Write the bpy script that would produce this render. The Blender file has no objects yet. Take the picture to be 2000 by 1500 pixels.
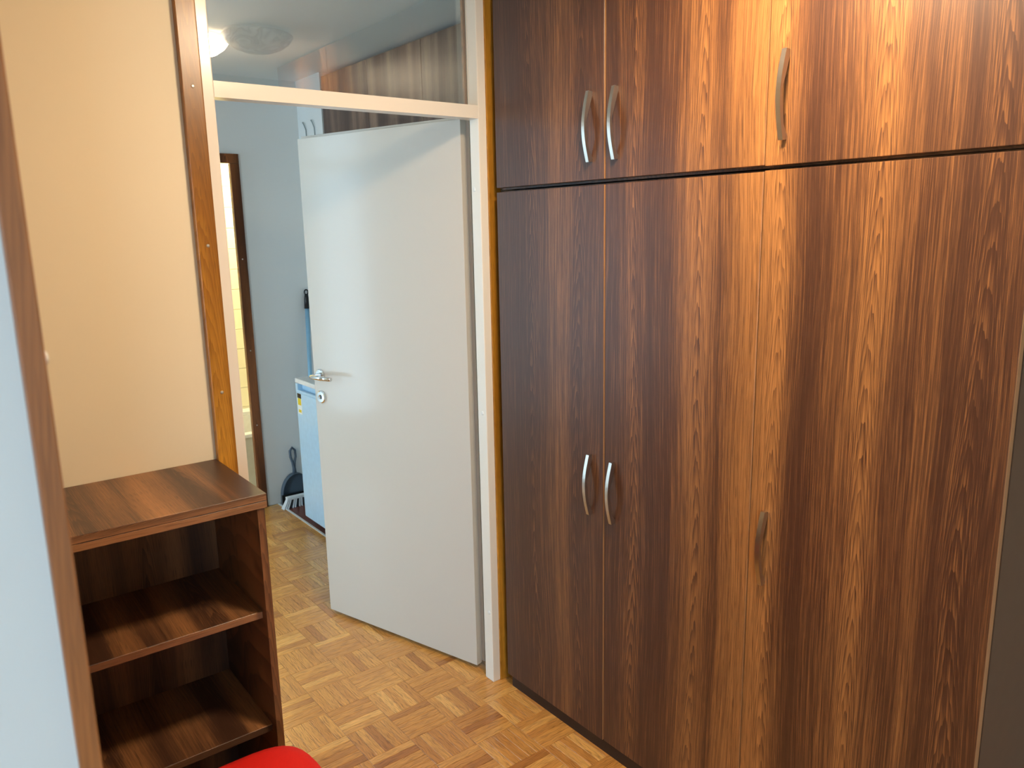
import bpy, bmesh, math, random
from mathutils import Vector, Matrix
random.seed(7)
S = bpy.context.scene
C = S.collection
PI = math.pi

# ------------------------------------------------------------------ camera, world, light, exposure
CAM = Vector((0.0, -2.124, 1.65))
F_PX = 1523.78
ROT = ((0.789413282, 0.136674538, -0.598453625),
       (-0.613532039, 0.143701026, -0.776484676),
       (-0.020127285, 0.980137789, 0.197293706))
cd = bpy.data.cameras.new('camera')
cd.sensor_fit = 'HORIZONTAL'; cd.sensor_width = 36.0
cd.lens = F_PX / 2000.0 * 36.0
cd.clip_start = 0.02; cd.clip_end = 60
cd.dof.use_dof = True; cd.dof.focus_distance = 2.5; cd.dof.aperture_fstop = 8.0
cam = bpy.data.objects.new('camera', cd); C.objects.link(cam)
m4 = Matrix(ROT).to_4x4(); m4.translation = CAM
cam.matrix_world = m4
S.camera = cam

world = bpy.data.worlds.new('sky'); S.world = world; world.use_nodes = True
bg = world.node_tree.nodes['Background']
bg.inputs['Color'].default_value = (0.57, 0.78, 1.0, 1); bg.inputs['Strength'].default_value = 6.4

def portal(name, loc, rot, sx, sy):
    l = bpy.data.lights.new(name, 'AREA'); l.shape = 'RECTANGLE'; l.size = sx; l.size_y = sy
    l.cycles.is_portal = True
    o = bpy.data.objects.new(name, l); C.objects.link(o); o.location = loc; o.rotation_euler = rot
    return o
portal('window_portal', (-1.05, -4.46, 1.3), (PI/2, 0, 0), 1.1, 2.0)            # room behind the camera
portal('window_portal', (-1.06, 2.11, 1.35), (PI/2, 0, -PI/2), 0.52, 2.2)      # tall window at the end of the hall
portal('window_portal', (-1.06, 0.39, 1.35), (PI/2, 0, -PI/2), 0.50, 2.2)      # unseen extra window, added for more daylight in the hall

S.view_settings.view_transform = 'Standard'; S.view_settings.look = 'None'
S.view_settings.gamma = 1.0; S.view_settings.use_curve_mapping = False
S.view_settings.exposure = 1.0
S.cycles.use_denoising = True
S.cycles.max_bounces = 6; S.cycles.diffuse_bounces = 3; S.cycles.glossy_bounces = 3; S.cycles.transparent_max_bounces = 8
S.cycles.use_adaptive_sampling = True; S.cycles.adaptive_threshold = 0.05; S.cycles.use_light_tree = False
S.cycles.sample_clamp_indirect = 6.0
LAMP = 85.0        # emission of the burning dome
BATH = 90.0        # emission of the bathroom lamp

# ------------------------------------------------------------------ helpers
def lin(c):
    return tuple(((v/255.0)/12.92 if v/255.0 <= 0.04045 else ((v/255.0+0.055)/1.055)**2.4) for v in c) + (1.0,)

class NT:
    def __init__(s, name):
        s.m = bpy.data.materials.new(name); s.m.use_nodes = True
        s.t = s.m.node_tree; s.b = s.t.nodes['Principled BSDF']; s.out = s.t.nodes['Material Output']
    def n(s, typ, **kw):
        nd = s.t.nodes.new(typ)
        for k, v in kw.items(): setattr(nd, k, v)
        return nd
    def l(s, a, b): s.t.links.new(a, b)
    def put(s, x, sock):
        if isinstance(x, (int, float)): sock.default_value = x
        else: s.l(x, sock)
    def math(s, op, a, b=0.0, c=0.0):
        nd = s.n('ShaderNodeMath', operation=op)
        s.put(a, nd.inputs[0]); s.put(b, nd.inputs[1]); s.put(c, nd.inputs[2])
        return nd.outputs[0]
    def noise(s, vec, scale=1.0, detail=3.0, rough=0.5):
        nd = s.n('ShaderNodeTexNoise'); nd.inputs['Scale'].default_value = scale
        nd.inputs['Detail'].default_value = detail; nd.inputs['Roughness'].default_value = rough
        s.l(vec, nd.inputs['Vector']); return nd.outputs['Fac']
    def comb(s, x, y, z=0.0):
        nd = s.n('ShaderNodeCombineXYZ')
        for q, v in zip(nd.inputs, (x, y, z)): s.put(v, q)
        return nd.outputs[0]
    def ramp(s, fac, stops, interp='LINEAR'):
        nd = s.n('ShaderNodeValToRGB'); cr = nd.color_ramp; cr.interpolation = interp
        while len(cr.elements) < len(stops): cr.elements.new(0.5)
        for e, (p, c) in zip(cr.elements, stops): e.position = p; e.color = c
        s.put(fac, nd.inputs[0]); return nd.outputs[0]
    def mix(s, fac, a, b, mode='MIX'):
        nd = s.n('ShaderNodeMix', data_type='RGBA', blend_type=mode)
        s.put(fac, nd.inputs['Factor'])
        for v, i in ((a, 6), (b, 7)):
            if isinstance(v, tuple): nd.inputs[i].default_value = v
            else: s.l(v, nd.inputs[i])
        return nd.outputs[2]
    def bump(s, height, strength, dist=0.002):
        nd = s.n('ShaderNodeBump'); nd.inputs['Strength'].default_value = strength; nd.inputs['Distance'].default_value = dist
        s.l(height, nd.inputs['Height']); s.l(nd.outputs[0], s.b.inputs['Normal'])
    def set(s, **kw):
        names = dict(color='Base Color', rough='Roughness', metal='Metallic', spec='Specular IOR Level', coat='Coat Weight', coatr='Coat Roughness')
        for k, v in kw.items():
            q = s.b.inputs[names[k]]
            if isinstance(v, (int, float, tuple)): q.default_value = v
            else: s.l(v, q)
        return s

def pos(nt):
    g = nt.n('ShaderNodeNewGeometry'); sp = nt.n('ShaderNodeSeparateXYZ'); nt.l(g.outputs['Position'], sp.inputs[0])
    return g.outputs['Position'], sp.outputs

def paint(name, rgb, rough=0.6, bscale=60, bstr=0.08, spec=0.5, tint=0.04, dist=0.002):
    t = NT(name); p, _ = pos(t)
    n1 = t.noise(p, 1.7, 1); c = lin(rgb); d = tuple(v*(1-tint*2) for v in c[:3]) + (1,)
    t.set(color=t.mix(n1, c, d), rough=rough, spec=spec)
    if bstr > 0: t.bump(t.noise(p, bscale, 1, 0.6), bstr, dist)
    return t.m

def plain(name, rgb, rough=0.5, metal=0.0, spec=0.5):
    t = NT(name); p, _ = pos(t)
    c = lin(rgb); d = tuple(v*0.9 for v in c[:3]) + (1,)
    t.set(color=t.mix(t.noise(p, 40, 0), c, d), rough=rough, metal=metal, spec=spec)
    return t.m

def wood(name, across, along, dark, light, stops=None, rng=None, medium=0.5, wobble=0.06, period=0.23, off=0.0, rough=0.35, lines=0.45, fine=0.5, bump=0.05, dens=1.0):
    """sawn-timber figure: cathedral arches around several heart lines, straight grain between, fine pores"""
    t = NT(name); _, xyz = pos(t)
    ax = {'x': 0, 'y': 1, 'z': 2}
    a = xyz[ax[across]]; l = xyz[ax[along]]
    o3 = xyz[[i for i in range(3) if i not in (ax[across], ax[along])][0]]
    warp = t.noise(t.comb(t.math('MULTIPLY', a, 4.0), t.math('MULTIPLY', l, 0.9), t.math('MULTIPLY', o3, 3.0)), 1.0, 1)
    aw = t.math('ADD', t.math('ADD', a, off), t.math('MULTIPLY', t.math('SUBTRACT', warp, 0.5), 0.07))
    med = t.noise(t.comb(t.math('MULTIPLY', aw, 70.0), t.math('MULTIPLY', l, 1.3), o3), 1.0, 2)
    pp = t.math('PINGPONG', aw, period/2)
    v = t.math('MULTIPLY', t.math('MULTIPLY', pp, pp), 5200.0*dens)
    v = t.math('ADD', v, t.math('MULTIPLY', l, 13.0*dens))
    v = t.math('ADD', v, t.math('MULTIPLY', med, 2.5))
    ring = t.math('FRACT', v)
    ring = t.math('POWER', ring, 1.6)
    fvec = t.comb(t.math('MULTIPLY', aw, 430.0), t.math('MULTIPLY', l, 5.0), o3)
    f1 = t.noise(fvec, 1.0, 2, 0.6)
    pore = t.noise(t.comb(t.math('MULTIPLY', aw, 900.0), t.math('MULTIPLY', l, 22.0), o3), 1.0, 0)
    if stops:
        an = t.n('ShaderNodeMapRange'); an.inputs['From Min'].default_value = rng[0]; an.inputs['From Max'].default_value = rng[1]
        wob = t.math('MULTIPLY', t.math('SUBTRACT', warp, 0.5), wobble)
        t.l(t.math('ADD', a, wob), an.inputs['Value'])
        band = t.ramp(an.outputs[0], [(p, (g, g, g, 1)) for p, g in stops])
    else:
        band = t.noise(t.comb(t.math('MULTIPLY', a, 11.0), t.math('MULTIPLY', l, 0.8), t.math('MULTIPLY', o3, 2.0)), 1.0, 1)
        mr = t.n('ShaderNodeMapRange'); mr.inputs['From Min'].default_value = 0.3; mr.inputs['From Max'].default_value = 0.7
        t.l(band, mr.inputs['Value']); band = mr.outputs[0]
    val = t.math('ADD', band, t.math('MULTIPLY', t.math('SUBTRACT', med, 0.5), medium))
    val = t.math('SUBTRACT', val, t.math('MULTIPLY', t.math('SUBTRACT', ring, 0.3), lines*0.7))
    val = t.math('ADD', val, t.math('MULTIPLY', t.math('SUBTRACT', f1, 0.5), fine))
    hi = tuple(min(1, v*1.35) for v in light[:3]) + (1,)
    col = t.ramp(val, [(0.0, tuple(v*0.72 for v in dark[:3])+(1,)), (0.28, dark), (0.78, light), (1.0, hi)])
    pm = t.n('ShaderNodeMapRange'); pm.inputs['From Min'].default_value = 0.60; pm.inputs['From Max'].default_value = 0.72
    t.l(pore, pm.inputs['Value'])
    col = t.mix(t.math('MULTIPLY', pm.outputs[0], 0.45), col, tuple(v*0.45 for v in dark[:3])+(1,))
    t.set(color=col, rough=rough)
    return t.m

# ---- meshes
def box(bm, x0, x1, y0, y1, z0, z1):
    vs = [bm.verts.new(p) for p in ((x0,y0,z0),(x1,y0,z0),(x1,y1,z0),(x0,y1,z0),(x0,y0,z1),(x1,y0,z1),(x1,y1,z1),(x0,y1,z1))]
    for f in ((3,2,1,0),(4,5,6,7),(0,1,5,4),(1,2,6,5),(2,3,7,6),(3,0,4,7)): bm.faces.new([vs[i] for i in f])
    return vs

def obj(name, bm, mat, parent=None, bevel=0.0, seg=2, smooth=False, base=None):
    if bevel > 0:
        bmesh.ops.bevel(bm, geom=list(bm.edges), offset=bevel, segments=seg, profile=0.6, affect='EDGES', clamp_overlap=True)
    if base is not None: bmesh.ops.translate(bm, vec=-Vector(base), verts=list(bm.verts))
    bmesh.ops.recalc_face_normals(bm, faces=list(bm.faces))
    me = bpy.data.meshes.new(name); bm.to_mesh(me); bm.free()
    if smooth:
        for p in me.polygons: p.use_smooth = True
    me.materials.append(mat)
    o = bpy.data.objects.new(name, me); C.objects.link(o)
    if parent is not None: o.parent = parent
    return o

def boxes(name, lst, mat, parent=None, bevel=0.0, base=None, seg=2):
    """one mesh; base = world position of the parent's origin (geometry is given in world metres)"""
    bm = bmesh.new()
    for b in lst: box(bm, *b)
    if base is None and parent is not None: base = parent.location
    return obj(name, bm, mat, parent, bevel, seg, base=base)

def thing(name, loc, label, cat, group=None, kind=None, rotz=0.0):
    o = bpy.data.objects.new(name, None); C.objects.link(o); o.empty_display_size = 0.05
    o.location = loc; o.rotation_euler = (0, 0, rotz)
    tag(o, label, cat, group, kind); return o

def tag(o, label, cat, group=None, kind=None):
    o['label'] = label; o['category'] = cat
    if group: o['group'] = group
    if kind: o['kind'] = kind
    return o

def struct(name, lst, mat, label, cat, bevel=0.0):
    xs = [v for b in lst for v in b[:2]]; ys = [v for b in lst for v in b[2:4]]; zs = [v for b in lst for v in b[4:]]
    base = ((min(xs)+max(xs))/2, (min(ys)+max(ys))/2, min(zs))
    o = boxes(name, lst, mat, None, bevel, base=base); o.location = base
    return tag(o, label, cat, kind='structure')

def tube(bm, pts, rad, seg=12, cap=True):
    pts = [Vector(p) for p in pts]; rings = []
    if not isinstance(rad, (list, tuple)): rad = [rad]*len(pts)
    ref = None
    for i, p in enumerate(pts):
        d = (pts[min(i+1, len(pts)-1)] - pts[max(i-1, 0)]).normalized()
        if ref is None:
            ref = Vector((0, 0, 1)) if abs(d.z) < 0.9 else Vector((1, 0, 0))
        u = d.cross(ref).normalized(); w = u.cross(d).normalized(); ref = w
        rings.append([bm.verts.new(p + (u*math.cos(2*PI*k/seg) + w*math.sin(2*PI*k/seg))*rad[i]) for k in range(seg)])
    for a, b in zip(rings, rings[1:]):
        for k in range(seg): bm.faces.new((a[k], a[(k+1) % seg], b[(k+1) % seg], b[k]))
    if cap:
        bm.faces.new(rings[0][::-1]); bm.faces.new(rings[-1])

def lathe(bm, prof, centre=(0,0,0), axis=2, seg=32, flip=1):
    """prof: (radius, height) pairs; radius 0 closes"""
    rings = []; c = Vector(centre)
    def mk(r, h, a):
        p = [r*math.cos(a), r*math.sin(a), h*flip]
        if axis == 1: p = [p[0], p[2], p[1]]
        if axis == 0: p = [p[2], p[0], p[1]]
        return bm.verts.new(c + Vector(p))
    for r, h in prof:
        rings.append([mk(0, h, 0)] if r <= 1e-6 else [mk(r, h, 2*PI*k/seg) for k in range(seg)])
    for a, b in zip(rings, rings[1:]):
        for k in range(seg):
            k2 = (k+1) % seg
            if len(a) == 1 and len(b) == 1: continue
            if len(a) == 1: bm.faces.new((a[0], b[k], b[k2]))
            elif len(b) == 1: bm.faces.new((a[k], a[k2], b[0]))
            else: bm.faces.new((a[k], a[k2], b[k2], b[k]))

# ------------------------------------------------------------------ materials
M_beige = paint('cream_wall_paint', (242, 228, 198), 0.7, 45, 0.10)
M_white_wall = paint('white_wall_paint', (228, 229, 226), 0.75, 45, 0.0)
M_ceil = paint('ceiling_paint', (240, 241, 240), 0.85, 60, 0.0)

def gloss_white(name, rgb, rough, bs, sp=0.5):
    t = NT(name); p, xyz = pos(t)
    t.set(color=lin(rgb), rough=rough, spec=sp)
    st = t.comb(t.math('MULTIPLY', xyz[0], 60.0), t.math('MULTIPLY', xyz[1], 60.0), t.math('MULTIPLY', xyz[2], 26.0))
    t.bump(t.noise(st, 1.0, 1, 0.55), bs, 0.001)
    return t.m
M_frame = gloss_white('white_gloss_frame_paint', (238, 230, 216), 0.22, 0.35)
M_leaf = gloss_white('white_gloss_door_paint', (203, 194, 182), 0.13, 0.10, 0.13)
M_trimwood = wood('golden_oak_trim', 'x', 'z', lin((148, 95, 24)), lin((202, 143, 50)), period=0.09, rough=0.3, lines=0.3, fine=0.4, dens=1)
M_trimwood2 = wood('reddish_oak_lining', 'x', 'z', lin((176, 108, 56)), lin((222, 152, 88)), period=0.09, rough=0.45, lines=0.3, fine=0.4, dens=1)
M_darktrim = wood('dark_brown_door_frame', 'x', 'z', lin((86, 47, 22)), lin((152, 92, 48)), period=0.10, rough=0.35, lines=0.6, fine=0.3, dens=1)
WD, WL = lin((84, 53, 38)), lin((178, 122, 70))
def nrm(y): return (y + 1.60) / 1.56
ST = [(-1.60,.32),(-1.545,.26),(-1.51,.34),(-1.48,.20),(-1.44,.42),(-1.40,.32),(-1.36,.38),(-1.31,.62),(-1.265,.44),(-1.22,.34),(-1.165,.18),(-1.125,.42),(-1.08,.70),
      (-1.02,.66),(-.965,.54),(-.935,.34),(-.89,.52),(-.83,.52),(-.775,.26),(-.72,.18),(-.65,.38),(-.60,.32),(-.56,.24),
      (-.50,.28),(-.43,.24),(-.385,.40),(-.34,.46),(-.28,.30),(-.21,.26),(-.15,.16),(-.07,.18),(-.04,.14)]  # decor bands with lamplight falloff painted in, darker towards the door frame
M_ward = wood('walnut_laminate_doors', 'y', 'z', WD, WL, [(max(0, min(1, nrm(y))), g) for y, g in ST], (-1.60, -0.04), period=0.22, off=-0.01, rough=0.38, lines=0.42, fine=0.95, medium=0.30)
M_wardx = wood('walnut_laminate_side', 'x', 'z', lin((66, 42, 30)), lin((120, 78, 46)), period=0.3, rough=0.45)
M_hallcab = wood('walnut_laminate_hall', 'y', 'z', lin((92, 70, 60)), lin((142, 114, 94)), period=0.34, off=0.1, rough=0.4, fine=0.35, lines=0.2)
M_edge = plain('pale_edge_band', (176, 128, 84), 0.5)
M_side = plain('dark_brown_side_laminate', (94, 69, 51), 0.55)
M_sh_top = wood('walnut_shelf_boards', 'x', 'y', lin((76, 49, 34)), lin((148, 101, 62)), period=0.26, off=0.03, rough=0.38, lines=0.4, fine=0.7)
M_sh_edge = wood('walnut_shelf_edging', 'z', 'x', lin((80, 54, 38)), lin((142, 100, 66)), period=0.05, rough=0.5, lines=0.4, dens=3)
M_sh_side = wood('walnut_shelf_sides', 'x', 'z', lin((74, 46, 30)), lin((128, 84, 50)), period=0.2, rough=0.45)
M_sh_sidey = wood('walnut_shelf_inner_sides', 'y', 'z', lin((80, 50, 34)), lin((140, 94, 58)), period=0.2, rough=0.45)
M_nickel = plain('satin_nickel', (196, 190, 180), 0.3, 1.0)
M_chrome = plain('chrome', (226, 228, 230), 0.08, 1.0)
M_screw = plain('zinc_screw', (205, 200, 190), 0.35, 0.6)
M_plug = plain('white_plastic_plug', (240, 236, 228), 0.3)
M_black = plain('black_plastic', (14, 15, 18), 0.45)
M_dark = plain('dark_recess', (20, 14, 11), 0.8)
M_fridge = plain('pale_blue_enamel', (186, 222, 246), 0.3)
M_fridge_top = plain('white_enamel', (236, 236, 234), 0.3)
M_yellow = plain('yellow_print', (236, 206, 40), 0.5)
M_white = plain('white_print', (244, 244, 240), 0.5)
M_grey = plain('blue_grey_plastic', (84, 98, 112), 0.45)
M_bristle = plain('white_bristles', (232, 236, 238), 0.7)
M_bristled = plain('dark_bristles', (22, 26, 30), 0.7)
M_bluealu = plain('pale_blue_metal_pole', (150, 196, 222), 0.3, 0.3)
M_cable = plain('white_cable', (150, 160, 160), 0.5)
M_strip = plain('white_metal_strip', (226, 226, 222), 0.35)
M_kick = plain('dark_plinth_board', (50, 31, 21), 0.6)
M_tile = paint('cream_wall_tile', (250, 240, 200), 0.18, 8, 0.0)
M_grout = plain('tile_grout', (206, 196, 168), 0.8)
M_tub = plain('white_acrylic', (238, 236, 226), 0.2)
M_tubpanel = plain('pale_grey_panel', (196, 192, 176), 0.4)
M_legs = plain('dark_stool_wood', (58, 40, 28), 0.5)

def red_fabric():
    t = NT('red_fabric'); p, _ = pos(t)
    t.set(color=t.mix(t.noise(p, 300, 2), lin((232, 34, 24)), lin((212, 26, 18))), rough=0.75, spec=0.25)
    t.bump(t.noise(p, 700, 2), 0.25, 0.0008); return t.m
M_red = red_fabric()

def redtile():
    t = NT('red_brown_floor_tile'); p, _ = pos(t)
    t.set(color=t.mix(t.noise(p, 14, 4), lin((128, 70, 52)), lin((96, 48, 38))), rough=0.3); return t.m
M_redtile = redtile()

def glass(name, tint, f0):
    t = NT(name); t.t.nodes.remove(t.b)
    tr = t.n('ShaderNodeBsdfTransparent'); tr.inputs[0].default_value = tint
    gl = t.n('ShaderNodeBsdfGlossy'); gl.inputs['Roughness'].default_value = 0.0
    g = t.n('ShaderNodeNewGeometry'); dt = t.n('ShaderNodeVectorMath', operation='DOT_PRODUCT')
    t.l(g.outputs['Incoming'], dt.inputs[0]); t.l(g.outputs['Normal'], dt.inputs[1])
    k = t.math('POWER', t.math('SUBTRACT', 1.0, t.math('ABSOLUTE', dt.outputs['Value'])), 5.0)
    fr = t.math('ADD', f0, t.math('MULTIPLY', k, 1.0-f0))
    mx = t.n('ShaderNodeMixShader'); t.l(fr, mx.inputs[0]); t.l(tr.outputs[0], mx.inputs[1]); t.l(gl.outputs[0], mx.inputs[2])
    t.l(mx.outputs[0], t.out.inputs['Surface']); return t.m
M_glass = glass('window_glass', (0.95, 0.98, 0.97, 1), 0.04)
M_transom = glass('transom_glass', (0.90, 0.94, 0.93, 1), 0.15)

def marbled(name, emit):
    t = NT(name); p, _ = pos(t)
    n1 = t.noise(p, 9, 2); d = t.n('ShaderNodeVectorMath', operation='ADD'); t.l(p, d.inputs[0]); t.l(t.comb(n1, t.math('MULTIPLY', n1, 0.7), 0.0), d.inputs[1])
    v = t.math('ABSOLUTE', t.math('SUBTRACT', t.noise(d.outputs[0], 7, 2), 0.5))
    c = t.ramp(v, [(0.0, lin((156, 128, 104))), (0.06, lin((214, 196, 174))), (0.2, lin((244, 236, 222)))])
    t.set(color=c, rough=0.25)
    if emit:
        e = t.mix(0.85, c, (1.0, 0.76, 0.50, 1)); t.l(e, t.b.inputs['Emission Color']); t.b.inputs['Emission Strength'].default_value = emit
    return t.m
M_dome_lit = marbled('burning_glass_dome', LAMP)
M_dome_off = marbled('unlit_glass_dome', 0)

def parquet(name, src):
    """lacquered oak fingers; src = where each finger gets its own chance number from"""
    t = NT(name)
    if src == 'object': r = t.n('ShaderNodeObjectInfo').outputs['Random']
    else: r = t.n('ShaderNodeNewGeometry').outputs['Random Per Island']
    uv = t.n('ShaderNodeUVMap'); uv.uv_map = 'UVMap'; sp = t.n('ShaderNodeSeparateXYZ'); t.l(uv.outputs[0], sp.inputs[0])
    r100 = t.math('MULTIPLY', r, 97.0)
    bend = t.noise(t.comb(t.math('MULTIPLY', sp.outputs[0], 2.0), t.math('MULTIPLY', sp.outputs[1], 1.2), r100), 1.0, 0)
    vv = t.math('ADD', sp.outputs[1], t.math('MULTIPLY', bend, 0.3))
    g = t.noise(t.comb(t.math('MULTIPLY', sp.outputs[0], 1.1), t.math('MULTIPLY', vv, 11.0), r100), 1.0, 1)
    f = t.noise(t.comb(t.math('MULTIPLY', sp.outputs[0], 3.5), t.math('MULTIPLY', vv, 50.0), r100), 1.0, 1)
    base = t.ramp(r, [(0.0, lin((176, 116, 58))), (0.10, lin((198, 138, 70))), (0.45, lin((210, 150, 78))), (0.85, lin((216, 158, 84))), (1.0, lin((234, 180, 104)))])
    k = t.math('ADD', t.math('MULTIPLY', t.math('SUBTRACT', g, 0.5), 2.0), t.math('MULTIPLY', t.math('SUBTRACT', f, 0.5), 0.8))
    k = t.math('ADD', k, 0.5)
    shade = t.ramp(k, [(0.0, (0.52, 0.45, 0.38, 1)), (0.45, (0.93, 0.91, 0.88, 1)), (1.0, (1.15, 1.13, 1.08, 1))])
    t.set(color=t.mix(1.0, base, shade, 'MULTIPLY'), rough=0.28, coat=0.35, coatr=0.12)
    return t.m
M_pq_obj = parquet('oak_parquet_finger', 'object')
M_pq_stuff = parquet('oak_parquet_rest', 'island')
M_sub = plain('parquet_joint_filler', (60, 36, 18), 0.8)

# ------------------------------------------------------------------ setting: floors, walls, ceilings
CEIL, HC = 2.43, 2.50       # ceilings of the near room and of the hall
WX = 1.56                   # plane of the wardrobe doors
HALL_END = 2.405

floor = struct('floor', [(-1.7, 2.3, -4.5, 0.0, -0.06, -0.009), (-1.1, 1.65, 0.0, HALL_END, -0.06, -0.009)], M_sub, 'oak mosaic parquet floor running from the room through the doorway', 'floor')
struct('floor_niche', [(1.65, 2.4, 0.07, HALL_END, -0.06, 0.0012)], M_redtile, 'red-brown tiled floor of the fridge niche', 'floor')
struct('floor_bathroom', [(0.3, 2.2, HALL_END, 3.5, -0.06, 0.002)], M_tile, 'pale tiled floor of the bathroom behind the hall', 'floor')
struct('ceiling', [(-1.7, 2.3, -4.5, 0.07, CEIL, CEIL+0.12)], M_ceil, 'white ceiling above the wardrobe, mirrored in the transom glass', 'ceiling')
struct('ceiling_hall', [(-1.1, 2.4, 0.07, 2.44, HC, HC+0.1)], M_ceil, 'grey white ceiling of the hall behind the transom glass', 'ceiling')
struct('ceiling_bathroom', [(0.3, 2.2, 2.44, 3.5, HC, HC+0.1)], M_ceil, 'white bathroom ceiling', 'ceiling')

struct('wall_door_left', [(-0.9, 0.655, 0.015, 0.07, 0, CEIL)], M_beige, 'cream painted wall left of the door frame, above the bookcase', 'wall')
struct('wall_door_right', [(1.556, 2.3, 0.015, 0.07, 0, CEIL)], M_beige, 'wall behind the end of the wardrobe, right of the door frame', 'wall')
struct('wall_hall_front', [(-1.1, -0.9, 0.015, 0.07, 0, HC), (2.3, 2.4, 0.015, 0.07, 0, HC), (-0.9, 2.3, 0.03, 0.07, CEIL, HC)], M_white_wall, 'wall strip between the two ceilings above the door frame', 'wall')
struct('wall_niche_left', [(-0.96, -0.9, -1.38, 0.015, 0, CEIL)], M_beige, 'end wall of the recess holding the bookcase', 'wall')
struct('wall_foreground', [(-1.7, 0.0555, -1.50, -1.38, 0, CEIL)], M_white_wall, 'bluish white wall end nearest the camera at the left edge', 'wall')
struct('wall_near_left', [(-1.76, -1.7, -4.5, -1.38, 0, CEIL)], M_white_wall, 'left wall of the room behind the camera', 'wall')
struct('wall_right', [(2.2, 2.3, -4.5, 0.015, 0, CEIL)], M_beige, 'wall behind the wardrobe', 'wall')
struct('wall_back', [(-1.7, -1.6, -4.5, -4.4, 0, CEIL), (-0.5, 2.3, -4.5, -4.4, 0, CEIL), (-1.6, -0.5, -4.5, -4.4, 0, 0.3), (-1.6, -0.5, -4.5, -4.4, 2.3, CEIL)], M_white_wall, 'window wall behind the camera', 'wall')
struct('wall_hall_end', [(-1.1, 0.79, HALL_END, 2.44, 0, HC), (1.545, 2.4, HALL_END, 2.44, 0, HC), (0.79, 1.545, HALL_END, 2.44, 2.05, HC)], M_white_wall, 'grey white end wall of the hall around the brown door frame', 'wall')
struct('wall_hall_right', [(2.32, 2.4, 0.07, HALL_END, 0, HC)], M_white_wall, 'wall behind the fridge and the hall cupboards', 'wall')
struct('wall_hall_pier', [(1.95, 2.32, 2.075, HALL_END, 0, HC)], M_white_wall, 'white wall pier at the far end of the hall cupboards', 'wall')
WY0, WY1, WZ0, WZ1 = 1.87, 2.37, 0.25, 2.42
struct('wall_hall_left', [(-1.1, -1.0, 0.07, 0.14, 0, HC), (-1.1, -1.0, 0.64, WY0, 0, HC), (-1.1, -1.0, 0.14, 0.64, 0, WZ0), (-1.1, -1.0, 0.14, 0.64, WZ1, HC), (-1.1, -1.0, WY1, HALL_END, 0, HC), (-1.1, -1.0, WY0, WY1, 0, WZ0), (-1.1, -1.0, WY0, WY1, WZ1, HC)], M_white_wall, 'left wall of the hall with a tall window and an added window opening', 'wall')
bw = struct('wall_bathroom', [(0.3, 2.2, 3.4, 3.5, 0, HC), (2.12, 2.2, 2.44, 3.4, 0, HC), (0.3, 0.38, 2.44, 3.4, 0, HC)], M_grout, 'cream tiled bathroom walls glimpsed past the brown door frame', 'wall')
# tiles on the bathroom's rear wall
bm = bmesh.new(); box(bm, -0.0985, 0.0985, -0.004, 0.0, -0.0685, 0.0685)
tile0 = obj('tile', bm, M_tile, bw, 0.002, 1)
n = 0
for i in range(8):
    for j in range(17):
        o = tile0 if n == 0 else tile0.copy()
        if n: C.objects.link(o); o.parent = bw
        o.location = Vector((0.5+0.2*i, 3.4, 0.07+0.14*j)) - bw.location; n += 1

# windows (behind the camera and at the hall's left end, the third one added for its light)
def window(name, label, axis, at, a0, a1, z0, z1, bars, vbars):
    fr = 0.05; d = 0.03
    def B(u0, u1, w0, w1, t=d):
        return (u0, u1, at-t, at+t, w0, w1) if axis == 'y' else (at-t, at+t, u0, u1, w0, w1)
    base = Vector(((a0+a1)/2, at, z0)) if axis == 'y' else Vector((at, (a0+a1)/2, z0))
    w = thing(name, base, label, 'window', kind='structure')
    boxes('window_frame', [B(a0, a0+fr, z0, z1), B(a1-fr, a1, z0, z1), B(a0+fr, a1-fr, z0, z0+fr), B(a0+fr, a1-fr, z1-fr, z1)], M_frame, w)
    for bz in bars: boxes('glazing_bar', [B(a0+fr, a1-fr, bz-0.03, bz+0.03)], M_frame, w)
    us = [a0+fr] + sum(([v-0.03, v+0.03] for v in vbars), []) + [a1-fr]
    for v in vbars: boxes('mullion', [B(v-0.03, v+0.03, z0+fr, z1-fr)], M_frame, w)
    zs = [z0+fr] + sum(([v-0.03, v+0.03] for v in bars), []) + [z1-fr]
    for i in range(0, len(us), 2):
        for j in range(0, len(zs), 2):
            boxes('pane', [B(us[i], us[i+1], zs[j], zs[j+1], 0.002)], M_glass, w)
    return w
window('window_1', 'two-part window behind the camera', 'y', -4.45, -1.6, -0.5, 0.3, 2.3, [], [-1.05])
window('window_2', 'tall narrow hall window mirrored in the door leaf', 'x', -1.05, WY0, WY1, WZ0, WZ1, [2.11], [])
window('window_added', 'added unseen hall window near the door wall, for more daylight', 'x', -1.05, 0.14, 0.64, WZ0, WZ1, [2.11], [])  # no such window is seen; added to brighten the hall

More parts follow.
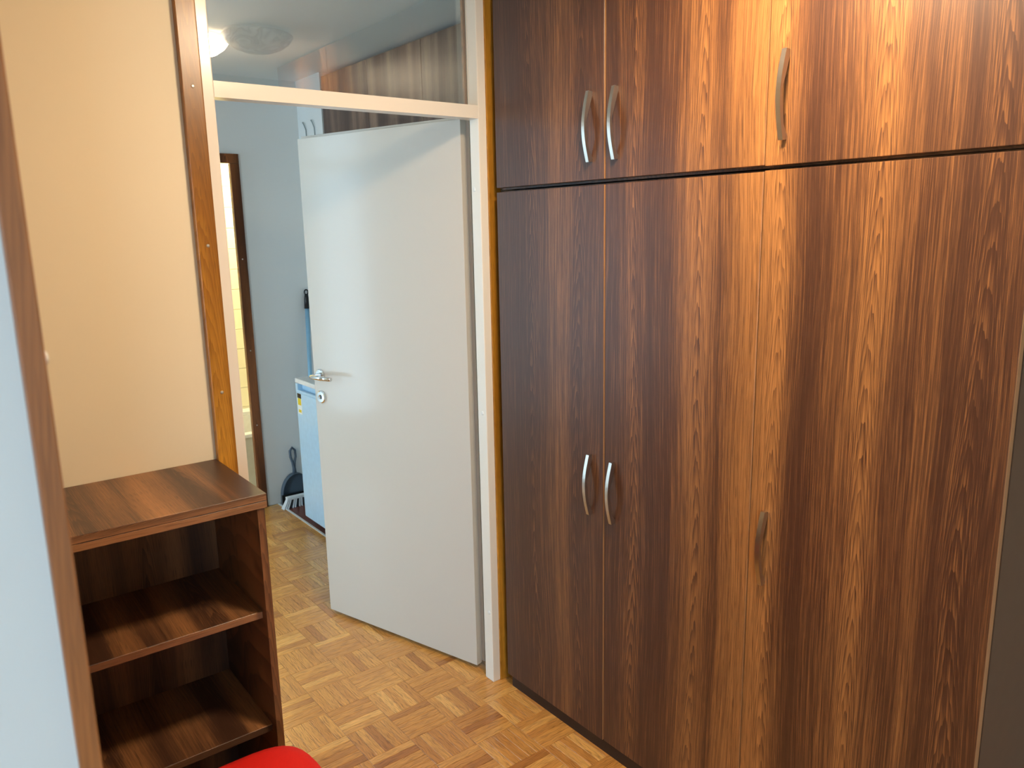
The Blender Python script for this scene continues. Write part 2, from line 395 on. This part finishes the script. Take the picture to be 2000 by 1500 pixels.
# ------------------------------------------------------------------ parquet
T = 0.156; SW = T/5; PX0, PY0 = 1.116, 0.066
def finger_mesh():
    L, W, h, c = T/2-0.0004, SW/2-0.0004, 0.009, 0.0008
    bm = bmesh.new()
    v = [bm.verts.new(p) for p in ((-L,-W,-h),(L,-W,-h),(L,W,-h),(-L,W,-h),(-L,-W,-c),(L,-W,-c),(L,W,-c),(-L,W,-c),(-L+c,-W+c,0),(L-c,-W+c,0),(L-c,W-c,0),(-L+c,W-c,0))]
    for a, b in ((0, 4), (4, 8)):
        for k in range(4): bm.faces.new((v[a+k], v[a+(k+1) % 4], v[b+(k+1) % 4], v[b+k]))
    bm.faces.new((v[8], v[9], v[10], v[11]))
    uvl = bm.loops.layers.uv.new('UVMap')
    for f in bm.faces:
        for lp in f.loops: lp[uvl].uv = (lp.vert.co.x/0.05, lp.vert.co.y/SW)
    me = bpy.data.meshes.new('parquet_finger'); bm.to_mesh(me); bm.free(); return me
fme = finger_mesh(); fme.materials.append(M_pq_obj)
RT = Matrix(ROT).transposed()
def proj(p):
    q = RT @ (Vector(p) - CAM)
    if q.z > -0.05: return None
    return (1000 + F_PX*q.x/-q.z, 750 - F_PX*q.y/-q.z)
POLY = [(515,1000),(560,980),(640,1050),(650,1190),(945,1300),(985,1325),(1010,1345),(1200,1510),(620,1510),(555,1460)]
def inside(p):
    r = False
    for (x1, y1), (x2, y2) in zip(POLY, POLY[1:]+POLY[:1]):
        if (y1 > p[1]) != (y2 > p[1]) and p[0] < (x2-x1)*(p[1]-y1)/(y2-y1)+x1: r = not r
    return r
near, rest = [], []
for i in range(-18, 8):
    for j in range(-28, 16):
        x0, y0 = PX0+i*T, PY0+j*T; cx, cy = x0+T/2, y0+T/2
        if not (-1.7 < cx < 2.28 and -4.42 < cy < HALL_END+T/2-0.02): continue
        if cy > 0.0 and x0 > 1.645: continue
        if cx < 0.0 and cy > 0: 
            if cx < -0.95: continue
        for k in range(5):
            if (i+j) % 2 == 1: loc, rz = (cx, y0+SW*(k+0.5), 0), 0.0
            else: loc, rz = (x0+SW*(k+0.5), cy, 0), PI/2
            p = proj(loc)
            if p and inside(p): near.append(((Vector(loc)-CAM).length, loc, rz))
            else: rest.append((loc, rz))
near.sort(key=lambda q: q[0])
for _, loc, rz in near[:298]:
    o = bpy.data.objects.new('parquet_finger', fme); C.objects.link(o); o.parent = floor
    o.location = Vector(loc) - floor.location; o.rotation_euler = (0, 0, rz)
rest += [(l, r) for _, l, r in near[298:]]
bm = bmesh.new(); bm.loops.layers.uv.new('UVMap')
vs_, fs_, uv_ = [], [], []
tv = [v.co.copy() for v in fme.vertices]; tf = [list(p.vertices) for p in fme.polygons]
for loc, rz in rest:
    b = len(vs_); c, s = math.cos(rz), math.sin(rz)
    for v in tv: vs_.append((loc[0]+c*v.x-s*v.y-floor.location.x, loc[1]+s*v.x+c*v.y-floor.location.y, v.z-floor.location.z))
    for f in tf:
        fs_.append([b+q for q in f])
        uv_ += [(tv[q].x/0.05, tv[q].y/SW) for q in f]
bm.free()
me = bpy.data.meshes.new('parquet_rest'); me.from_pydata(vs_, [], fs_)
ul = me.uv_layers.new(name='UVMap')
for k, u in enumerate(uv_): ul.data[k].uv = u
me.materials.append(M_pq_stuff)
o = bpy.data.objects.new('parquet_rest', me); C.objects.link(o); o.parent = floor; o['kind'] = 'stuff'

struct('trim_4', [(1.643, 1.656, 0.10, HALL_END, -0.009, 0.003)], M_strip, 'thin white metal strip between parquet and red-brown tiles', 'floor strip', 0.001)

# ------------------------------------------------------------------ door frame with transom, and the open leaf
def screw(parent, w, axis, r=0.0045, mat=None, name='screw'):
    bm = bmesh.new()
    lathe(bm, [(0, 0.0022), (r*0.6, 0.0020), (r, 0.0006), (r, -0.004), (0, -0.004)], (0, 0, 0), axis, 14, -1)
    o = obj(name, bm, mat or M_screw, parent, smooth=False)
    o.location = Vector(w) - parent.location; return o

t1 = struct('trim_1', [(0.615, 0.666, -0.006, 0.015, 0, CEIL)], M_trimwood, 'golden oak strip with screws between cream wall and white door frame', 'trim', 0.003)
for z in (2.012, 1.618, 1.227, 0.85): screw(t1, (0.641, -0.006, z), 1)
t2 = struct('trim_2', [(1.553, 1.603, -0.006, 0.015, 0, CEIL)], M_trimwood, 'golden oak strip between white door frame and wardrobe', 'trim', 0.003)

FX0, FX1 = 0.695, 1.523
dr = thing('door_1', (1.10, 0.03, 0), 'white gloss door frame with glazed transom and door standing ajar', 'door', kind='structure')
boxes('frame_post', [(0.655, FX0, 0.0, 0.07, 0, CEIL-0.002)], M_frame, dr, 0.003)
boxes('frame_post', [(FX1, 1.556, 0.0, 0.05, 0, CEIL-0.002), (FX1+0.018, 1.556, 0.05, 0.07, 0, 2.0), (FX1, 1.556, 0.05, 0.07, 2.0, CEIL-0.002)], M_frame, dr, 0.003)
boxes('transom_bar', [(FX0, FX1, 0.001, 0.05, 1.992, 2.032), (FX0, FX1, 0.05, 0.07, 2.005, 2.032)], M_frame, dr)
boxes('frame_head', [(FX0, FX1, 0.001, 0.07, CEIL-0.035, CEIL-0.002)], M_frame, dr)
boxes('transom_glass', [(FX0, FX1, 0.054, 0.057, 2.032, CEIL-0.035)], M_transom, dr)
boxes('glazing_bead', [(FX0, FX0+0.010, 0.058, 0.068, 2.032, CEIL-0.035), (FX1-0.010, FX1, 0.058, 0.068, 2.032, CEIL-0.035), (FX0+0.01, FX1-0.01, 0.058, 0.068, 2.032, 2.042)], M_darktrim, dr)
for z, y in ((1.773, 0.032), (1.02, 0.022), (0.274, 0.016)):
    screw(dr, (FX1, y, z), 0, 0.0075, M_plug, 'plug')

# leaf: built in its own axes (X along the leaf from the hinge, -Y towards the room), then swung open
leaf_dir = math.atan2(0.785, -0.235)
leafroot = Vector((1.527, 0.110, 0.0))
W = 0.819
def leafbox(name, lst, mat, bevel=0.0):
    bm = bmesh.new()
    for b in lst: box(bm, *b)
    return obj(name, bm, mat, None, bevel)
# local Y+ points to the viewer's side of the open leaf
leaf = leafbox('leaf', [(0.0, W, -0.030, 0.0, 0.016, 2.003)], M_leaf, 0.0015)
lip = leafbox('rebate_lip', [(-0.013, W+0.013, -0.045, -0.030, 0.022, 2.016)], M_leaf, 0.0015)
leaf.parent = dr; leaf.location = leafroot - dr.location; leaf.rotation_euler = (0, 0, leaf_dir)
lip.parent = leaf
# lever handle on its round rose and the keyhole rose below
HX, HZ, KZ = 0.778, 1.07, 0.978
bm = bmesh.new()
lathe(bm, [(0, 0.009), (0.021, 0.009), (0.025, 0.006), (0.0255, 0.0), (0, 0.0)], (HX, 0, HZ), 1, 28, 1)
rose = obj('handle_rose', bm, M_chrome, leaf, 0, smooth=False)
bm = bmesh.new()
tube(bm, [(HX, 0.008, HZ), (HX, 0.040, HZ), (HX-0.004, 0.050, HZ), (HX-0.014, 0.055, HZ), (HX-0.06, 0.055, HZ), (HX-0.118, 0.052, HZ)], [0.009, 0.009, 0.0095, 0.0095, 0.009, 0.0085], 14)
lev = obj('lever', bm, M_chrome, leaf, 0, smooth=True)
bm = bmesh.new()
lathe(bm, [(0.007, 0.006), (0.010, 0.010), (0.022, 0.010), (0.0265, 0.006), (0.027, 0.0), (0, 0.0)], (HX, 0, KZ), 1, 28, 1)
lathe(bm, [(0, 0.0062), (0.0105, 0.0062)], (HX, 0, KZ), 1, 28, 1)
kr = obj('keyhole_rose', bm, M_chrome, leaf, 0)
bm = bmesh.new(); box(bm, HX-0.003, HX+0.003, 0.0055, 0.0075, KZ-0.010, KZ+0.004); lathe(bm, [(0, 0.0076), (0.0048, 0.0076), (0.0048, 0.005)], (HX, 0, KZ+0.006), 1, 14, 1)
obj('keyhole', bm, M_black, leaf, 0)
for z in (0.25, 1.75):
    bm = bmesh.new(); tube(bm, [(-0.014, -0.050, z), (-0.014, -0.050, z+0.09)], 0.006, 12); obj('hinge', bm, M_screw, leaf)

# foreground lining board with its screw cap
t3 = struct('trim_3', [(0.0555, 0.0705, -1.508, -1.372, 0, CEIL)], M_trimwood2, 'brown lining board edge on the wall end nearest the camera', 'trim', 0.0012)
bm = bmesh.new(); lathe(bm, [(0, 0.0028), (0.004, 0.0022), (0.006, 0.0), (0, 0.0)], (0, 0, 0), 0, 16, 1)
o = obj('screw_cap', bm, M_plug, t3); o.location = Vector((0.0705, -1.498, 1.567)) - t3.location
o['label'] = 'white screw cap'

# bathroom doorway frame
d2 = thing('door_2', (1.16, HALL_END, 0), 'dark brown bathroom door frame in the end wall of the hall', 'door frame', kind='structure')
boxes('frame_post', [(1.528, 1.580, HALL_END-0.012, 2.425, 0, 2.03)], M_darktrim, d2, 0.003)
boxes('frame_post', [(0.755, 0.807, HALL_END-0.012, 2.425, 0, 2.03)], M_darktrim, d2, 0.003)
boxes('frame_head', [(0.755, 1.580, HALL_END-0.012, 2.425, 2.03, 2.082)], M_darktrim, d2, 0.003)
for z in (0.52, 0.97, 1.5): screw(d2, (1.553, HALL_END-0.012, z), 1, 0.004)

# ------------------------------------------------------------------ wardrobe
def handle_mesh():
    """bow handle: lies in local x (out = -x) and z, 11 mm wide in y"""
    H = 0.094; pr = []
    N = 16
    for i in range(N+1):
        z = -H + 2*H*i/N; pr.append((-(0.014 + 0.017*math.cos(z/H*PI/2)), z))
    inner = []
    for i in range(N+1):
        z = H*0.86 - 2*H*0.86*i/N; inner.append((-(0.006 + 0.0185*math.cos(z/(H*0.86)*PI/2)), z))
    pr += [(0.0, H*0.985)] + [(0.0, H*0.87)] + inner + [(0.0, -H*0.87), (0.0, -H*0.985)]
    bm = bmesh.new(); a = [bm.verts.new((x, -0.0058, z)) for x, z in pr]; b = [bm.verts.new((x, 0.0058, z)) for x, z in pr]
    n = len(pr)
    for i in range(n): bm.faces.new((a[i], a[(i+1) % n], b[(i+1) % n], b[i]))
    bm.faces.new(a); bm.faces.new(b[::-1])
    bmesh.ops.triangulate(bm, faces=[f for f in bm.faces if len(f.verts) > 4])
    bmesh.ops.recalc_face_normals(bm, faces=list(bm.faces))
    me = bpy.data.meshes.new('handle'); bm.to_mesh(me); bm.free(); me.materials.append(M_nickel)
    return me
hme = handle_mesh()
G = 0.0016
def cupboard(name, label, y0, y1, z0, z1, doors, floor_unit, left_panel_open):
    u = thing(name, (1.87, (y0+y1)/2, 0.0 if floor_unit else z0), label, 'wardrobe' if floor_unit else 'cabinet')
    zb = 0.0 if floor_unit else z0
    t = 0.018
    boxes('side_panel', [(WX+0.021, 2.19, y1-t, y1, zb, z1)], M_wardx, u)
    boxes('side_panel', [(WX+0.021, 2.19, y0, y0+t, zb, z1)], M_side, u)
    boxes('top_panel', [(WX+0.021, 2.19, y0+t, y1-t, z1-t, z1)], M_wardx, u)
    boxes('bottom_panel', [(WX+0.021, 2.19, y0+t, y1-t, (0.05 if floor_unit else z0), (0.05 if floor_unit else z0)+t)], M_wardx, u)
    boxes('back_panel', [(2.182, 2.19, y0+t, y1-t, z0+t, z1-t)], M_wardx, u)
    if floor_unit: boxes('plinth', [(WX+0.005, WX+0.0205, y0+t, y1-t, 0.0, 0.042)], M_kick, u)
    for (a, b, hy, hz, out, dz) in doors:
        bot = (0.044 if floor_unit else z0+0.006)+dz; top = (z1-0.004 if floor_unit else z1-0.003)
        dd = boxes('door', [(WX-out, WX+0.0185-out, a+G, b-G, bot, top)], M_ward, u, 0.0009, seg=1)
        h = bpy.data.objects.new('handle', hme); C.objects.link(h); h.parent = dd
        h.location = Vector((WX-out, hy, hz)) - u.location
        h['label'] = 'satin nickel bow handle'
        # pale edge band on the side that faces the camera
        boxes('edge_band', [(WX-out+0.0008, WX+0.0177-out, a+G-0.0006, a+G, bot+0.001, top-0.001)], M_edge, dd, base=u.location)
    return u
J0, J1, J2, J3 = -0.042, -0.537, -1.043, -1.590
cupboard('wardrobe', 'tall two-door walnut wardrobe next to the door frame', J2, J0, 0.044, 1.764,
         [(J1, J0, -0.484, 0.884, 0.003, 0), (J2, J1, -0.577, 0.880, 0.0, 0)], True, True)
cupboard('wardrobe', 'tall single-door walnut wardrobe farthest from the door frame', J3, J2, 0.044, 1.766,
         [(J3, J2, -1.088, 0.876, 0.0, 0)], True, False)
cupboard('overhead_cabinet', 'two-door walnut top cabinet above the two-door wardrobe', J2, J0, 1.768, 2.425,
         [(J1, J0, -0.484, 1.916, 0.003, 0), (J2, J1, -0.580, 1.916, 0.0, 0)], False, True)
cupboard('overhead_cabinet', 'single-door walnut top cabinet with bright lamplight, above the single-door wardrobe', J3, J2, 1.768, 2.425,
         [(J3, J2, -1.090, 1.917, 0.0, -0.002)], False, False)

# ------------------------------------------------------------------ open bookcase with red stool before it
bk = thing('bookcase', (0.304, -0.18, 0), 'low open walnut bookcase with thick top standing against the cream wall', 'bookcase')
boxes('top', [(0.0, 0.614, -0.361, 0.012, 1.0235, 1.041)], M_sh_top, bk, 0.0008, seg=1)
boxes('top', [(0.0, 0.614, -0.361, 0.012, 1.0055, 1.0228)], M_sh_top, bk, 0.0008, seg=1)
boxes('edge_band', [(0.001, 0.613, -0.3616, -0.3608, 1.0245, 1.040)], M_sh_edge, bk)
boxes('edge_band', [(0.001, 0.613, -0.3616, -0.3608, 1.0065, 1.022)], M_sh_edge, bk)
boxes('side_panel', [(0.590, 0.608, -0.358, 0.010, 0, 1.0055)], M_sh_side, bk, 0.0008, seg=1)
boxes('side_panel', [(0.006, 0.024, -0.358, 0.010, 0, 1.0055)], M_sh_side, bk, 0.0008, seg=1)
boxes('back_panel', [(0.024, 0.590, 0.0, 0.006, 0.0, 1.0055)], M_sh_side, bk)
for z in (0.732, 0.421, 0.10):
    sh = boxes('shelf', [(0.024, 0.590, -0.330, 0.0, z-0.018, z)], M_sh_top, bk, 0.0006, seg=1)
    boxes('edge_band', [(0.025, 0.589, -0.3306, -0.3298, z-0.0172, z-0.0008)], M_sh_edge, sh, base=bk.location)

st = thing('stool', (0.396, -0.692, 0), 'red upholstered stool in front of the bookcase, cut off by the lower edge', 'stool')
bm = bmesh.new()
N = 40; rings = []
def superell(hx, hy, r, z):
    out = []
    for k in range(N):
        a = 2*PI*k/N; c, s = math.cos(a), math.sin(a); e = 2/5.0
        out.append(bm.verts.new((math.copysign(abs(c)**e, c)*hx*r, math.copysign(abs(s)**e, s)*hy*r, z)))
    return out
for r, z in ((0.90, 0.385), (0.985, 0.392), (1.0, 0.41), (0.995, 0.43), (0.96, 0.447), (0.86, 0.4565), (0.6, 0.462), (0.25, 0.464)):
    rings.append(superell(0.214, 0.247, r, z+0.006))
for a, b in zip(rings, rings[1:]):
    for k in range(N): bm.faces.new((a[k], a[(k+1) % N], b[(k+1) % N], b[k]))
bm.faces.new(rings[0][::-1]); bm.faces.new(rings[-1])
obj('seat_cushion', bm, M_red, st, smooth=True)
boxes('seat_frame', [(0.396-0.17, 0.396+0.17, -0.692-0.20, -0.692+0.20, 0.345, 0.3915)], M_legs, st, 0.003)
for sx in (-1, 1):
    for sy in (-1, 1):
        bm = bmesh.new(); tube(bm, [(sx*0.175, sy*0.205, 0.0), (sx*0.15, sy*0.18, 0.346)], [0.013, 0.019], 12); obj('leg', bm, M_legs, st)

# ------------------------------------------------------------------ ceiling lamp of the near room: two glass domes, one burning
lp = thing('ceiling_lamp', (1.145, -1.085, CEIL), 'ceiling lamp with two marbled glass domes, one burning, mirrored in the transom', 'lamp')
def dome(c, mat, name):
    bm = bmesh.new()
    lathe(bm, [(0.128, -0.012), (0.137, -0.018), (0.136, -0.026), (0.122, -0.045), (0.095, -0.064), (0.06, -0.077), (0.025, -0.083), (0, -0.084)], Vector(c)-lp.location, 2, 36)
    return obj(name, bm, mat, lp, smooth=True)
dome((1.05, -1.19, CEIL), M_dome_lit, 'lit_dome')['label'] = 'burning glass dome'
dome((1.24, -0.98, CEIL), M_dome_off, 'unlit_dome')['label'] = 'unlit marbled glass dome'
for c in ((1.05, -1.19), (1.24, -0.98)):
    bm = bmesh.new(); lathe(bm, [(0, -0.013), (0.124, -0.013), (0.126, -0.002), (0, -0.002)], Vector((c[0], c[1], CEIL))-lp.location, 2, 36); obj('base_plate', bm, M_plug, lp)

bl = thing('bathroom_lamp', (1.88, 3.08, HC), 'round bathroom ceiling lamp', 'lamp')
t = NT('bathroom_lamp_glass'); t.set(color=(1, 0.95, 0.8, 1), rough=0.3); t.b.inputs['Emission Color'].default_value = (1.0, 0.88, 0.58, 1); t.b.inputs['Emission Strength'].default_value = BATH
bm = bmesh.new(); lathe(bm, [(0.14, -0.002), (0.145, -0.03), (0.12, -0.06), (0.06, -0.08), (0, -0.085)], (0, 0, 0), 2, 28); obj('shade', bm, t.m, bl, smooth=True)

# ------------------------------------------------------------------ hall: fridge, broom, dustpan, hand brush, cupboards, cables, bathtub
fr = thing('refrigerator', (1.91, 1.72, 0), 'small pale blue refrigerator with white top half hidden behind the open door', 'refrigerator')
boxes('body', [(1.70, 2.18, 1.46, 1.985, 0.03, 0.825)], M_fridge, fr, 0.006)
boxes('top_plate', [(1.645, 2.19, 1.45, 1.99, 0.826, 0.852)], M_fridge_top, fr, 0.006)
fd = boxes('door', [(1.645, 1.696, 1.455, 1.985, 0.045, 0.775)], M_fridge, fr, 0.006)
boxes('handle_strip', [(1.645, 1.696, 1.955, 1.985, 0.775, 0.824), (1.645, 1.696, 1.455, 1.475, 0.775, 0.824), (1.672, 1.696, 1.475, 1.955, 0.775, 0.824), (1.645, 1.66, 1.475, 1.955, 0.775, 0.790)], M_fridge, fr, 0.002)
lb = boxes('energy_label', [(1.6438, 1.6452, 1.912, 1.966, 0.655, 0.772)], M_white, fd, base=fr.location)
boxes('label_print', [(1.6432, 1.6439, 1.913, 1.965, 0.745, 0.771)], M_black, fd, base=fr.location)
boxes('label_print', [(1.6432, 1.6439, 1.918, 1.961, 0.706, 0.744)], M_yellow, fd, base=fr.location)
boxes('label_print', [(1.6432, 1.6439, 1.922, 1.957, 0.664, 0.680)], M_yellow, fd, base=fr.location)
for x in (1.75, 2.12):
    for y in (1.50, 1.94):
        bm = bmesh.new(); tube(bm, [(x-1.91, y-1.72, 0.0), (x-1.91, y-1.72, 0.031)], 0.018, 12); obj('foot', bm, M_black, fr)

br = thing('broom', (1.83, 2.25, 0), 'broom with pale blue pole and black end cap leaning in the corner', 'broom')
P0 = Vector((1.83, 2.25, 0.08)); P1 = Vector((1.919, 2.388, 1.293)); D = P1-P0
bm = bmesh.new(); tube(bm, [P0+D*0.0-br.location, P0+D*0.925-br.location], 0.0125, 14); obj('pole', bm, M_bluealu, br, smooth=True)
bm = bmesh.new(); tube(bm, [P0+D*0.915-br.location, P0+D*0.965-br.location, P0+D*0.985-br.location], [0.0155, 0.014, 0.011], 14)
loop = [P0+D*(0.984+0.012*(1-math.cos(a)))-br.location + Vector((1, -0.4, 0))*0.010*math.sin(a) for a in [2*PI*k/14 for k in range(15)]]
tube(bm, loop, 0.0045, 8); obj('end_cap', bm, M_black, br, smooth=True)
boxes('broom_head', [(1.80, 1.94, 2.235, 2.265, 0.055, 0.085)], M_grey, br, 0.006)
boxes('bristles', [(1.805, 1.935, 2.238, 2.262, 0.0, 0.056)], M_bristled, br)

# dustpan standing upright against the end wall
dp = thing('dustpan', (1.755, 2.36, 0), 'grey dustpan standing upright beside the refrigerator', 'dustpan')
bm = bmesh.new(); prof = []
hw, hh = 0.095, 0.185
for k in range(19):
    a = PI*k/18; prof.append((math.cos(a)*hw, 0.05 + math.sin(a)*(hh-0.05)))
prof += [(-hw*1.04, 0.0), (hw*1.04, 0.0)]
lean = lambda z: 0.015*z/0.2
A = [bm.verts.new((x, lean(z)+0.012, z)) for x, z in prof]; Bv = [bm.verts.new((x, lean(z)+0.016, z)) for x, z in prof]
n = len(prof)
for i in range(n): bm.faces.new((A[i], A[(i+1) % n], Bv[(i+1) % n], Bv[i]))
bm.faces.new(A); bm.faces.new(Bv[::-1]); obj('pan', bm, M_grey, dp)
bm = bmesh.new(); rim = [(x, lean(z)-0.006, z) for x, z in [(hw*1.04, 0.0)] + prof[:19] + [(-hw*1.04, 0.0)]]
r2 = [[bm.verts.new((x*s, y+dy, z)) for x, y, z in rim] for s, dy in ((1.0, -0.018), (1.03, -0.018), (1.03, 0.022), (1.0, 0.022))]
for q in range(4):
    for i in range(len(rim)-1): bm.faces.new((r2[q][i], r2[q][i+1], r2[(q+1) % 4][i+1], r2[(q+1) % 4][i]))
obj('raised_rim', bm, M_grey, dp)
bm = bmesh.new()
hp = [(0.0, 0.018, 0.18), (0.0, 0.020, 0.215), (-0.006, 0.022, 0.25), (-0.016, 0.025, 0.285), (-0.016, 0.028, 0.325), (0.0, 0.030, 0.343), (0.016, 0.028, 0.325), (0.016, 0.025, 0.285), (0.006, 0.022, 0.25), (0.003, 0.020, 0.22)]
tube(bm, hp, [0.013, 0.011, 0.008, 0.0075, 0.0075, 0.0075, 0.0075, 0.0075, 0.008, 0.008], 10); obj('handle', bm, M_grey, dp, smooth=True)
boxes('pan_lip', [(1.755-0.105, 1.755+0.105, 2.335, 2.347, 0.0, 0.07)], M_black, dp, 0.002)

hb = thing('hand_brush', (1.74, 2.29, 0), 'hand brush with white and dark bristles resting before the dustpan', 'brush')
boxes('brush_back', [(1.655, 1.84, 2.272, 2.304, 0.052, 0.072)], M_bristle, hb, 0.006)
for k in range(16):
    bm = bmesh.new(); x = -0.080 + k*0.0112; fan = -0.030*(1-k/9.0) if k < 9 else 0.0
    for q in (-0.010, 0.0, 0.010):
        tube(bm, [(x, q, 0.053), (x+fan*0.5, q*1.2, 0.025), (x+fan, q*1.5, 0.0)], [0.0042, 0.0045, 0.0048], 6)
    obj('bristle_tuft', bm, M_bristled if k > 8 or k in (3, 6) else M_bristle, hb)

def hall_cupboard(label, y0, y1):
    u = thing('hall_cabinet', (2.12, (y0+y1)/2, 1.72), label, 'cabinet', 'walnut cupboards high on the hall wall')
    boxes('body', [(1.97, 2.315, y0, y1, 1.72, 2.478)], M_wardx, u)
    boxes('door', [(1.95, 1.9685, y0+0.002, y1-0.002, 1.722, 2.474)], M_hallcab, u, 0.001, seg=1)
hall_cupboard('walnut hall cupboard door nearest the white pier, seen above the open door', 1.533, 2.06)
hall_cupboard('walnut hall cupboard door in the middle, seen through the transom glass', 1.02, 1.533)
hall_cupboard('walnut hall cupboard door nearest the transom, at its right end', 0.50, 1.02)

for k, (yy, lab) in enumerate(((2.288, 'thin loose cable on the white pier, left of two'), (2.172, 'thin loose cable on the white pier, right of two'))):
    c = thing('cable', (1.945, yy, 2.05), lab, 'cable', 'cables on the white pier')
    bm = bmesh.new(); tube(bm, [(0, 0.0, -0.02), (0, 0.0, 0.10), (0, 0.002, 0.17), (-0.006, 0.012, 0.20), (-0.004, 0.032, 0.212), (0.004, 0.045, 0.215)], 0.003, 8); obj('wire', bm, M_cable, c, smooth=True)

tb = thing('bathtub', (1.5, 2.98, 0), 'white bathtub corner with grey panel, glimpsed through the bathroom doorway', 'bathtub')
boxes('rim', [(0.75, 2.10, 2.64, 2.70, 0.385, 0.41), (0.75, 2.10, 3.28, 3.39, 0.385, 0.41), (0.75, 0.82, 2.70, 3.28, 0.385, 0.41), (2.03, 2.10, 2.70, 3.28, 0.385, 0.41)], M_tub, tb, 0.006)
boxes('basin', [(0.82, 2.03, 2.70, 2.71, 0.08, 0.386), (0.82, 2.03, 3.27, 3.28, 0.08, 0.386), (0.82, 0.83, 2.71, 3.27, 0.08, 0.386), (2.02, 2.03, 2.71, 3.27, 0.08, 0.386), (0.83, 2.02, 2.71, 3.27, 0.07, 0.08)], M_tub, tb)
boxes('apron_panel', [(0.76, 2.09, 2.655, 2.67, 0.0, 0.384)], M_tubpanel, tb, 0.002)
